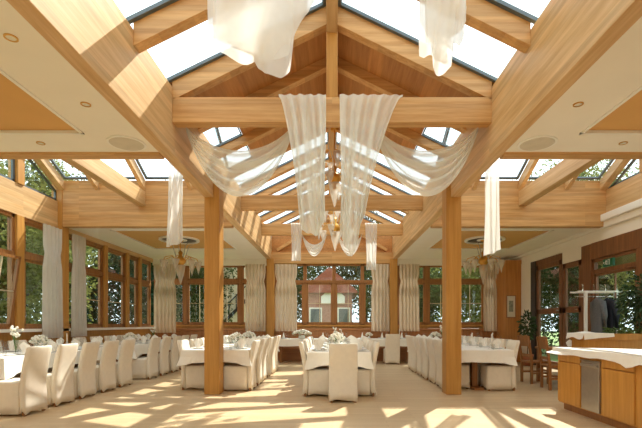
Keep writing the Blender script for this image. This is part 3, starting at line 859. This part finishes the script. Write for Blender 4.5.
PL = {}
def put(name, build, x, y, z, rz, label, cat, group):
    if name not in PL: PL[name] = o = build(); o.location = (x,y,z); o.rotation_euler = (0,0,rz)
    else: o = dup(PL[name], (x,y,z), rz)
    return tag(o, label, cat, group)
def b_plate(): 
    return MB().lathe([(.075,0),(.09,.004),(.145,.02),(.145,.024),(.085,.01),(.001,.008)], (0,0,0), 16).build('plate', PORC, smooth=True)
def b_napkin():
    mb = MB()   # upright folded fan standing on the plate
    def fn(u, v):
        a = (u-.5)*2.2
        r = .03+.06*v
        return (r*math.sin(a)*1.1+.006*math.sin(u*40), -.03+r*math.cos(a)*.6, .19*v*(1-.35*abs(u-.5)*2))
    mb.grid(fn, 20, 6)
    mb.lathe([(.045,0),(.04,.05),(.004,.19)], (0,0,0), 8)
    return mb.build('napkin', LINEN)
def b_glass():
    return MB().lathe([(.034,0),(.034,.003),(.005,.008),(.005,.085),(.02,.1),(.038,.135),(.036,.185),(.031,.215)], (0,0,0), 12, True, False).build('wine_glass', WINEG, smooth=True)
def b_tumbler():
    return MB().lathe([(.026,0),(.03,.05),(.034,.10)], (0,0,0), 12, True, False).build('water_tumbler', WINEG, smooth=True)
def b_candle():
    o = empty('candlestick')
    MB().lathe([(.045,0),(.04,.01),(.008,.02),(.008,.1),(.02,.11),(.02,.125)], (0,0,0), 12).build('holder', CHROME, o, smooth=True)
    MB().lathe([(.01,.125),(.01,.3)], (0,0,0), 8).build('candle', PETAL, o)
    return o
def b_bouquet():
    o = empty('flower_bouquet')
    MB().lathe([(.05,0),(.065,.05),(.05,.11)], (0,0,0), 14).build('vase', PORC, o, smooth=True)
    f = MB(); l = MB()
    for i in range(60):
        a = random.random()*2*PI; t = random.random()
        r = .17*math.sqrt(random.random()); z = .12+.14*(1-(r/.19)**2)+.03*random.random()
        f.ball((r*math.cos(a), r*math.sin(a), z), .022+.012*t, 6)
    for i in range(90):
        a = random.random()*2*PI; r = .06+.14*random.random(); z = .09+.12*random.random()
        p = Vector((r*math.cos(a), r*math.sin(a), z)); u = Vector((math.cos(a),math.sin(a),random.uniform(-.2,.7))).normalized(); v = u.cross(Vector((0,0,1))).normalized()
        l.add([p-u*.03, p+v*.014, p+u*.035, p-v*.014], [(0,1,2,3)])
    l.build('greenery', GREENL, o); f.build('blossoms', PETAL, o, smooth=True)
    return o
def b_tall_flowers():
    o = empty('tall_flower_vase')
    MB().lathe([(.035,0),(.045,.06),(.025,.16),(.03,.2)], (0,0,0), 12, True, False).build('vase', WINEG, o, smooth=True)
    f = MB(); l = MB()
    for i in range(16):
        a = random.random()*2*PI; r = .02+.09*random.random(); z = .26+.16*random.random()
        l.tube([(0,0,.02),(r*.5*math.cos(a), r*.5*math.sin(a), z*.7),(r*math.cos(a), r*math.sin(a), z)], .003, 4)
        f.ball((r*math.cos(a), r*math.sin(a), z+.015), .024, 6)
    l.build('stems', GREENL, o); f.build('blossoms', PETAL, o, smooth=True)
    return o
def setting(x, y, dx, dy, z, table_name):
    """a cover at x, y; dx, dy points to the middle of the table"""
    g = 'table settings on the '+table_name
    rz = math.atan2(dy, dx)
    put('plate', b_plate, x+dx*.18, y+dy*.18, z, 0, 'round white plate on the '+table_name, 'plate', 'plates on the '+table_name)
    put('napkin', b_napkin, x+dx*.18, y+dy*.18, z+.012, rz, 'white folded napkin standing on the '+table_name, 'napkin', 'napkins on the '+table_name)
    px, py = -dy, dx
    put('wine_glass', b_glass, x+dx*.38+px*.12, y+dy*.38+py*.12, z, 0, 'clear stemmed wine glass on the '+table_name, 'wine glass', 'wine glasses on the '+table_name)
    put('water_tumbler', b_tumbler, x+dx*.34+px*.21, y+dy*.34+py*.21, z, 0, 'clear water tumbler on the '+table_name, 'glass', 'water tumblers on the '+table_name)

# front window-side table
def long_table(x0, x1, y0, y1, tname, desc, left=None, right=None, leftname='window-side', rightname='aisle-side', clab=None):
    z = table(x0, x1, y0, y1, desc, clab or 'white tablecloth on the '+tname)
    for spec, xe, d, nm in ((left, x0, 1, leftname), (right, x1, -1, rightname)):
        if not spec: continue
        xb, ys0, n, has_chair, pitch = spec
        for k in range(n):
            yc_ = ys0+.22+k*pitch
            if y0+.1 < yc_ < y1-.05: setting(xe, yc_, d, 0, z, tname)
        if has_chair:
            row(xb, ys0, n, '+x' if d > 0 else '-x', nm, tname, 'chairs of the '+tname, pitch)
    return z
T = 'front window-side table'
z = long_table(-5.75, -4.6, 6.0, 9.15, T, 'long table with white cloth along the garden windows, front one', (-5.95, 5.95, 5, True, .65), (-4.13, 5.78, 5, True, .66))
Z0 = z
T2 = 'rear window-side table'
long_table(-5.6, -4.45, 9.65, 13.3, T2, 'long table with white cloth along the garden windows, rear one', (-5.85, 9.75, 5, True, .66), (-4.08, 9.62, 5, True, .68))
T3 = 'table behind the window-side pillar'
long_table(-2.78, -1.55, 7.93, 12.0, T3, 'long table with white cloth behind the window-side pillar', (-2.86, 8.1, 6, True, .66), (-1.47, 7.98, 6, True, .66), 'window-side', 'middle-aisle')
T4 = 'middle table'
long_table(-.42, .66, 7.3, 11.2, T4, 'long table with white cloth in the middle of the hall', (-.50, 7.36, 6, True, .64), (.76, 7.36, 6, True, .64), 'window-side', 'entrance-side')
chair(.18, 6.78, '+y', 'white covered chair at the front head of the middle table', 'chairs of the middle table')
setting(.12, 7.3, 0, 1, Z0, T4)
T5 = 'table behind the entrance-side pillar'
long_table(2.2, 3.35, 7.9, 12.0, T5, 'long table with white cloth behind the entrance-side pillar', (2.10, 8.22, 6, True, .66), (3.46, 8.0, 6, True, .66), 'middle-aisle', 'entrance-side')
T6 = 'head table along the far bench'
zh = table(-1.95, 2.75, 13.62, 14.3, 'head table with white cloth across the far end before the bench', 'white tablecloth on the '+T6)
for k in (0,2,3,4,5,6): setting(-1.6+k*.65, 14.3, 0, -1, zh, T6)
chair(1.88, 13.25, '+y', 'white covered chair alone at the camera side of the head table', 'chair at the head table')
T7 = 'corner table by the entrance doors'
zc = table(4.2, 5.55, 13.2, 13.95, 'small table with white cloth in the far corner by the entrance doors', 'white tablecloth on the '+T7)
for k in range(2): setting(4.5+k*.65, 13.95, 0, -1, zc, T7)
T8 = 'back table below the far aisle windows'
zd = table(-4.1, -2.35, 13.55, 14.25, 'table with white cloth before the far bench, window aisle', 'white tablecloth on the '+T8)
for k in range(3): setting(-3.8+k*.6, 14.25, 0, -1, zd, T8)
# flowers and candles
def flowers(x, y, lab, sc=1.0, b='flower_bouquet', fn=b_bouquet, cat='flowers', z=Z0):
    o = put(b, fn, x, y, z, random.random()*3, lab, cat, 'table flowers'); o.scale = (sc,sc,min(sc,1.0))
flowers(-5.15, 7.55, 'white bouquet with greenery on the front window-side table', .95)
flowers(-5.1, 6.9, 'tall slim vase of white blossoms on the front window-side table', 1.0, 'tall_flower_vase', b_tall_flowers)
flowers(-5.0, 10.6, 'white bouquet on the rear window-side table', .9)
flowers(-5.0, 12.0, 'tall slim vase of white blossoms on the rear window-side table', .9, 'tall_flower_vase', b_tall_flowers)
flowers(-2.0, 9.0, 'white bouquet at the front of the table behind the window-side pillar', 1.0)
flowers(-2.1, 10.8, 'white bouquet further back on the table behind the window-side pillar', 1.0)
flowers(.1, 8.8, 'low white bouquet in the middle of the middle table', 1.0)
flowers(.1, 10.5, 'tall slim vase of white blossoms on the middle table', .9, 'tall_flower_vase', b_tall_flowers)
flowers(2.75, 10.6, 'tall slim vase of white blossoms behind the entrance-side pillar', 1.1, 'tall_flower_vase', b_tall_flowers)
flowers(2.8, 11.6, 'white bouquet at the rear of the table behind the entrance-side pillar', .9)
flowers(-.98, 13.9, 'large white flower mound on the window end of the head table', 1.75)
flowers(1.2, 13.9, 'small white bouquet near the middle of the head table', .7)
for x, y, lab in ((-5.2,8.4,'on the front window-side table'), (-2.2,9.9,'on the table behind the window-side pillar'), (.15,9.6,'on the middle table'), (2.8,9.5,'on the table behind the entrance-side pillar'), (.3,13.95,'in the middle of the head table'), (2.2,13.95,'at the entrance end of the head table')):
    put('candlestick', b_candle, x, y, Z0, 0, 'slim white candle in a silver holder '+lab, 'candlestick', 'candlesticks')

# ================================================================== BENCH ALONG THE FAR WALL
def bench(x0, x1, label):
    o = empty('wall_bench', ((x0+x1)/2, 14.6, 0)); h = (x1-x0)/2
    MB().box(-h,h,-.2,.2,.36,.44).build('seat', BEN, o, bevel=.008)
    MB().box(-h,h,-.14,.2,0,.36).build('base', BEN, o)
    b = MB(); n = int((x1-x0)/.14)
    for k in range(n): b.box(-h+(x1-x0)*k/n+.004,-h+(x1-x0)*(k+1)/n-.004,.17,.20,.44,1.02)
    b.build('backrest', BEN, o)
    MB().box(-h,h,.13,.215,1.02,1.1).build('top_rail', BEN, o, bevel=.008)
    tag(o, label, 'bench', 'wooden wall benches')
bench(-6.1,-2.3,'brown panelled wall bench under the far windows of the window aisle')
bench(-1.95,1.95,'brown panelled wall bench behind the head table')
bench(2.3,5.66,'brown panelled wall bench under the far windows of the entrance aisle')

# ================================================================== WOODEN CHAIRS BY THE ENTRANCE
def make_wood_chair(loc, rz):
    o = empty('wooden_chair', loc, rz)
    MB().box(-.21,.21,0,.42,.43,.47).build('seat', CHW, o, bevel=.01)
    for x in (-.19,.19):
        m = MB(); m.bar((x,.02,0),(x,.02,.45),.045,.045,(0,1,0)); m.bar((x,.02,.45),(x,-.06,1.0),.045,.04,(0,1,0)); m.build('back_post', CHW, o)
        MB().box(x-.022,x+.022,.36,.405,0,.43).build('leg', CHW, o)
    b = MB()
    b.add([(-.17,-.03,.78),(.17,-.03,.78),(.17,-.06,.98),(.1,-.065,1.02),(0,-.065,1.0),(-.1,-.065,1.02),(-.17,-.06,.98),
           (-.17,-.005,.78),(.17,-.005,.78),(.17,-.035,.98),(.1,-.04,1.02),(0,-.04,1.0),(-.1,-.04,1.02),(-.17,-.035,.98)],
          [(0,1,2,3,4,5,6),(13,12,11,10,9,8,7)]+[(i,(i+1)%7,7+(i+1)%7,7+i)[::-1] for i in range(7)])
    b.build('back_board', CHW, o)
    MB().box(-.17,.17,.0,.03,.56,.62).build('back_rail', CHW, o)
    for x in (-.19,.19): MB().box(x-.012,x+.012,.03,.37,.2,.24).build('stretcher', CHW, o)
    MB().box(-.18,.18,.37,.395,.25,.29).build('stretcher', CHW, o)
    return o
wc = make_wood_chair((4.12,9.1,0), -PI/2+.1)
tag(wc, 'brown wooden chair between the banquet table and the counter, further one', 'chair', 'brown wooden chairs')
wc2 = dup(wc, (4.10,8.25,0), -PI/2-.08)
tag(wc2, 'brown wooden chair closest to the corner of the buffet counter', 'chair', 'brown wooden chairs')
o = empty('wooden_table', (4.85,8.75,0))
MB().box(-.4,.4,-.65,.65,.72,.76).build('tabletop', CHW, o, bevel=.008)
for sx in (-.33,.33):
    for sy in (-.58,.58): MB().box(sx-.03,sx+.03,sy-.03,sy+.03,0,.72).build('leg', CHW, o)
tag(o, 'small brown wooden table behind the buffet counter', 'table')
put('napkin', b_napkin, 4.62, 8.3, .76, 0, 'white folded napkin on the small brown table', 'napkin', None)

# ================================================================== BUFFET COUNTER
CX = 3.36
o = empty('buffet_counter', (CX,4.9,0))
def W(x, y, z): return (x-CX, y-4.9, z)
def lbox(x0,x1,y0,y1,z0,z1): return MB().box(x0-CX,x1-CX,y0-4.9,y1-4.9,z0,z1)
top_poly = [(0.02,6.38-4.9),(.02,2.6-4.9),(1.1,2.6-4.9),(1.1,5.8-4.9)]
MB().prism(top_poly,2,.10,.85).build('body', CAB, o)
MB().prism([(.07,6.33-4.9),(.07,2.6-4.9),(1.05,2.6-4.9),(1.05,5.75-4.9)],2,0,.10).build('plinth', CHW, o)
MB().prism([(-.01,6.42-4.9),(-.01,2.58-4.9),(1.13,2.58-4.9),(1.13,5.82-4.9)],2,.85,.895).build('worktop', CAB, o)
ye = [6.36, 5.80, 5.32, 4.74]
dd = lbox(CX-.005,CX+.02,5.80,6.36,.12,.70).build('door', CAB, o, bevel=.004)
lbox(CX-.005,CX+.02,5.80,6.36,.715,.835).build('drawer', CAB, o, bevel=.004)
st_ = lbox(CX-.012,CX+.02,5.37,5.75,.12,.76).build('steel_door', STEEL, o, bevel=.004)
lbox(CX-.035,CX-.012,5.38,5.74,.69,.73).build('handle', STEEL, st_, bevel=.006)
lbox(CX-.02,CX+.02,5.345,5.77,.765,.775).build('steel_edge', STEEL, st_)
lbox(CX-.005,CX+.02,4.76,5.33,.12,.70).build('door', CAB, o, bevel=.004)
lbox(CX-.005,CX+.02,4.76,5.33,.715,.835).build('drawer', CAB, o, bevel=.004)
for a, b in ((4.1,4.66),(3.4,4.08),(2.7,3.38)):
    lbox(CX-.005,CX+.02,a,b,.12,.835).build('door', CAB, o, bevel=.004)
tag(o, 'long veneered buffet counter with steel door under a white cloth', 'counter')
# cloth over the counter
def counter_cloth():
    mb = MB(); z = .902
    P = [(CX-.03,6.45),(CX-.03,2.56),(CX+1.15,2.56),(CX+1.15,5.85)]
    pts = []
    for i in range(4):
        a, b = Vector(P[i]), Vector(P[(i+1)%4]); n = max(6,int((b-a).length/.1))
        for k in range(n): pts.append((a+(b-a)*k/n, i, k/n))
    top, r1, r2 = [], [], []
    for p, i, t in pts:
        nrm = [Vector((-1,0)),Vector((0,-1)),Vector((1,0)),Vector((.45,.89))][i]
        if t < .001: nrm = (nrm+[Vector((-1,0)),Vector((0,-1)),Vector((1,0)),Vector((.45,.89))][i-1])
        wv = .008*math.sin(p.x*17+p.y*11)
        ex = .07*math.exp(-((p-Vector((CX-.03,4.78))).length/.12)**2)
        top.append((p.x,p.y,z+.002*math.sin(p.y*5)))
        q = p+nrm*(.012+wv*.5); r1.append((q.x,q.y,z-.05))
        q = p+nrm*(.025+wv+(.08*max(0,1-(p-Vector(P[0])).length/.5))); r2.append((q.x,q.y,z-.088-ex+wv))
    mb.loft([r2,r1,top], False, True)
    o = mb.build('counter_cloth', LINEN, None, (CX,4.9,z))
    m = o.modifiers.new('thick','SOLIDIFY'); m.thickness = .003
    tag(o, 'white cloth draped along the buffet counter top', 'cloth')
counter_cloth()
# planter divider with plants behind the counter
o = empty('planter_box', (5.35,7.75,0))
MB().box(-.9,.84,-.2,.2,0,.96).build('body', CAB, o, bevel=.006)
t_ = MB(); t_.box(-.93,.85,-.23,-.17,.96,1.08); t_.box(-.93,.85,.17,.23,.96,1.08); t_.box(-.93,-.87,-.17,.17,.96,1.08); t_.box(.79,.85,-.17,.17,.96,1.08); t_.build('rim', CAB, o)
MB().box(-.87,.79,-.17,.17,.96,1.03).build('soil', BARK, o)
tag(o, 'wooden planter box dividing the entrance from the buffet counter', 'planter')
mb = MB()
mb.grid(lambda u, v: (4.40+.52*u, 7.48+.52*v, 1.087+.03*math.exp(-((u-.35)/.2)**2)*math.sin(PI*v)), 16, 12)
mb.grid(lambda u, v: (4.40+.52*u, 7.48-.02*v-.01*math.sin(9*u), 1.087-.06*v-.05*v*(1-u)), 16, 4)
mb.grid(lambda u, v: (4.40-.03*v, 7.48+.52*u, 1.087-.09*v-.02*math.sin(8*u)*v), 12, 4)
o = mb.build('folded_cloth', LINEN, None, (4.7,7.7,1.09)); m = o.modifiers.new('thick','SOLIDIFY'); m.thickness = .008
tag(o, 'crumpled white cloth on the end of the planter box', 'cloth')
def leafy(o, n, fn, size, mat, name='foliage'):
    l = MB()
    for i in range(n):
        p, out = fn(); u = out.normalized(); v = u.cross(Vector((random.gauss(0,1),random.gauss(0,1),random.gauss(0,1)))).normalized(); s = size*(.7+.6*random.random())
        l.add([p, p+u*s*.5+v*s*.28, p+u*s, p+u*s*.5-v*s*.28], [(0,1,2,3)])
    return l.build(name, mat, o)
def low_plant(x, label, r=.16):
    o = empty('trailing_plant', (x,7.72,1.03))
    def f():
        a = random.random()*2*PI; rr = r*math.sqrt(random.random()); z = .02+.12*random.random()
        return Vector((rr*math.cos(a)*1.2, max(-.2, rr*math.sin(a)), z)), Vector((math.cos(a),math.sin(a)-.3,random.uniform(-.3,.6)))
    leafy(o, 170, f, .06, GREENL)
    s = MB()
    for k in range(5): s.tube([(0,0,0),(.08*math.cos(k*1.3),.06*math.sin(k*1.3),.12)], .004, 4)
    s.build('stems', GREENL, o)
    tag(o, label, 'plant', 'plants in the planter box')
low_plant(5.12,'low green plant in the planter beside the white cloth')
low_plant(5.45,'low green plant in the planter below the coats')
low_plant(5.85,'low green plant in the planter under the tall fig')
o = empty('weeping_fig', (5.74,7.78,1.03))
s = MB(); s.tube([(0,0,0),(.02,0,.3),(-.01,.02,.65)], [.022,.018,.012], 7)
for k in range(7):
    a = k*.9; s.tube([(0,0,.2+.06*k),(.15*math.cos(a),.12*math.sin(a),.45+.07*k),(.28*math.cos(a),.2*math.sin(a),.6+.05*k)], [.01,.007,.003], 5)
s.build('stem', BARK, o)
def f():
    d = Vector((random.gauss(0,1),random.gauss(0,1),random.gauss(0,1))).normalized(); r = random.random()**.45
    return Vector((d.x*.5*r, d.y*.38*r, .62+d.z*.5*r)), Vector((d.x,d.y,d.z-.6))
leafy(o, 2200, f, .07, DKLEAF)
tag(o, 'bushy weeping fig standing in the planter box', 'plant', 'plants in the planter box')
# dark plant on the bench end
o = empty('potted_plant', (5.87,12.85,0))
MB().lathe([(.13,0),(.17,.3),(.18,.34),(.15,.34),(.02,.3)], (0,0,0), 16).build('pot', TERRA, o, smooth=True)
s = MB(); s.tube([(0,0,.3),(.02,0,.8),(0,.02,1.2)], .015, 6); s.build('stem', BARK, o)
def f():
    d = Vector((random.gauss(0,1),random.gauss(0,1),random.gauss(0,1))).normalized(); r = random.random()**.45
    return Vector((d.x*.2*r, d.y*.2*r, 1.15+d.z*.45*r)), Vector((d.x,d.y,d.z-.4))
leafy(o, 350, f, .11, DKLEAF)
tag(o, 'dark potted plant on the floor in the corner beside the entrance door', 'plant')

# ================================================================== COAT RACK, SIGN, NOTICE
RX, RY = 5.93, 9.6
o = empty('coat_rack', (RX,RY,0))
for x in (-.24,.43): MB().box(x-.03,x+.03,-.03,.03,.06,1.95).build('upright', WHITE, o, bevel=.006)
b = MB()
for x in (-.24,.43): b.box(x-.035,x+.035,-.28,.28,.0,.06)
b.build('foot', WHITE, o)
b = MB(); b.box(-.5,.48,-.17,-.14,1.95,1.985); b.box(-.5,.48,.14,.17,1.95,1.985)
for k in range(8): b.box(-.5+k*.136,-.48+k*.136,-.14,.14,1.955,1.975)
b.build('hat_shelf', WHITE, o)
b = MB(); b.tube([(-.48,0,1.86),(.46,0,1.86)], .014, 8); b.build('hanging_rail', CHROME, o)
for k in range(4): MB().tube([(-.4+k*.25,-.155,1.985),(-.4+k*.25,-.17,2.1),(-.4+k*.25,-.15,2.12)], [.016,.012,.018], 6).build('hook', CHROME, o)
tag(o, 'white coat rack with hat shelf in front of the entrance window', 'coat rack')
def coat(x, mat, label, sw, zl):
    o = empty('coat', (x,RY,1.84))
    rings = []
    for z, hx, hy in ((-zl,.2,.09),(-zl*.7,.19,.1),(-.45,.17,.1),(-.2,.18,.1),(-.1,.2,.09),(-.05,.14,.07),(-.01,.05,.05)):
        rings.append([(hy*math.sin(a)*1.05, sw*hx*math.cos(a)*(1+.08*math.sin(4*a)), z) for a in [2*PI*k/16 for k in range(16)]])
    MB().loft(rings).build('body', mat, o, smooth=True)
    for q in (-1,1):
        MB().tube([(0,q*sw*.18,-.09),(.02,q*sw*.22,-.4),(.03,q*sw*.21,-.72)], [.06,.055,.045], 10).build('sleeve', mat, o, smooth=True)
    MB().tube([(0,0,-.02),(0,0,.02),(0,.02,.035)], .004, 5).build('hanger_hook', CHROME, o)
    tag(o, label, 'coat', 'coats on the rack')
coat(RX+.03, COATG, 'grey coat hanging on the white coat rack', 1.0, 1.05)
coat(RX+.27, COATD, 'dark coat hanging on the white coat rack beside the grey one', 1.15, 1.15)
# exit sign
o = empty('exit_sign', (WX_-.02, 9.55, 2.56))
MB().box(-.03,.03,-.17,.17,-.02,.15).build('housing', SIGNG, o, bevel=.006)
p = MB(); X = -.034
def sbox(y0,y1,z0,z1): p.box(X,-.029,y0,y1,z0,z1)
# running figure, doorway and arrow (seen from inside, -y reads to the right)
p.ball((X+.002,.045,.118), .012, 8)
def sbar(y0,z0,y1,z1,w_=.012): p.bar((X+.002,y0,z0),(X+.002,y1,z1),w_,.005,(1,0,0))
sbar(.045,.105,.06,.06,.02); sbar(.048,.1,.02,.085); sbar(.05,.1,.08,.085); sbar(.058,.062,.03,.045); sbar(.03,.045,.03,.015); sbar(.06,.062,.09,.03)
sbox(-.02,-.01,.01,.13); sbox(-.07,-.06,.01,.13); sbox(-.07,-.01,.12,.13)
sbar(.15,.07,.105,.07,.012); sbar(.15,.07,.13,.09,.01); sbar(.15,.07,.13,.05,.01)
p.build('pictogram', WHITE, o)
tag(o, 'green emergency exit sign with white running figure over the window bar', 'exit sign')
# framed notice
o = empty('framed_notice', (5.85, 13.985, 1.45))
f_ = MB(); f_.box(-.16,-.13,-.02,.012,0,.74); f_.box(.13,.16,-.02,.012,0,.74); f_.box(-.13,.13,-.02,.012,0,.03); f_.box(-.13,.13,-.02,.012,.71,.74); f_.build('frame', CHW, o)
MB().box(-.13,.13,-.004,.01,.03,.71).build('sheet', PAPER, o)
MB().box(-.07,.07,-.006,-.004,.2,.56).build('picture', plain('notice_print', srgb(150,150,130), .8, var=.35, scale=18), o)
tag(o, 'framed notice hanging on the orange corner panel', 'picture')
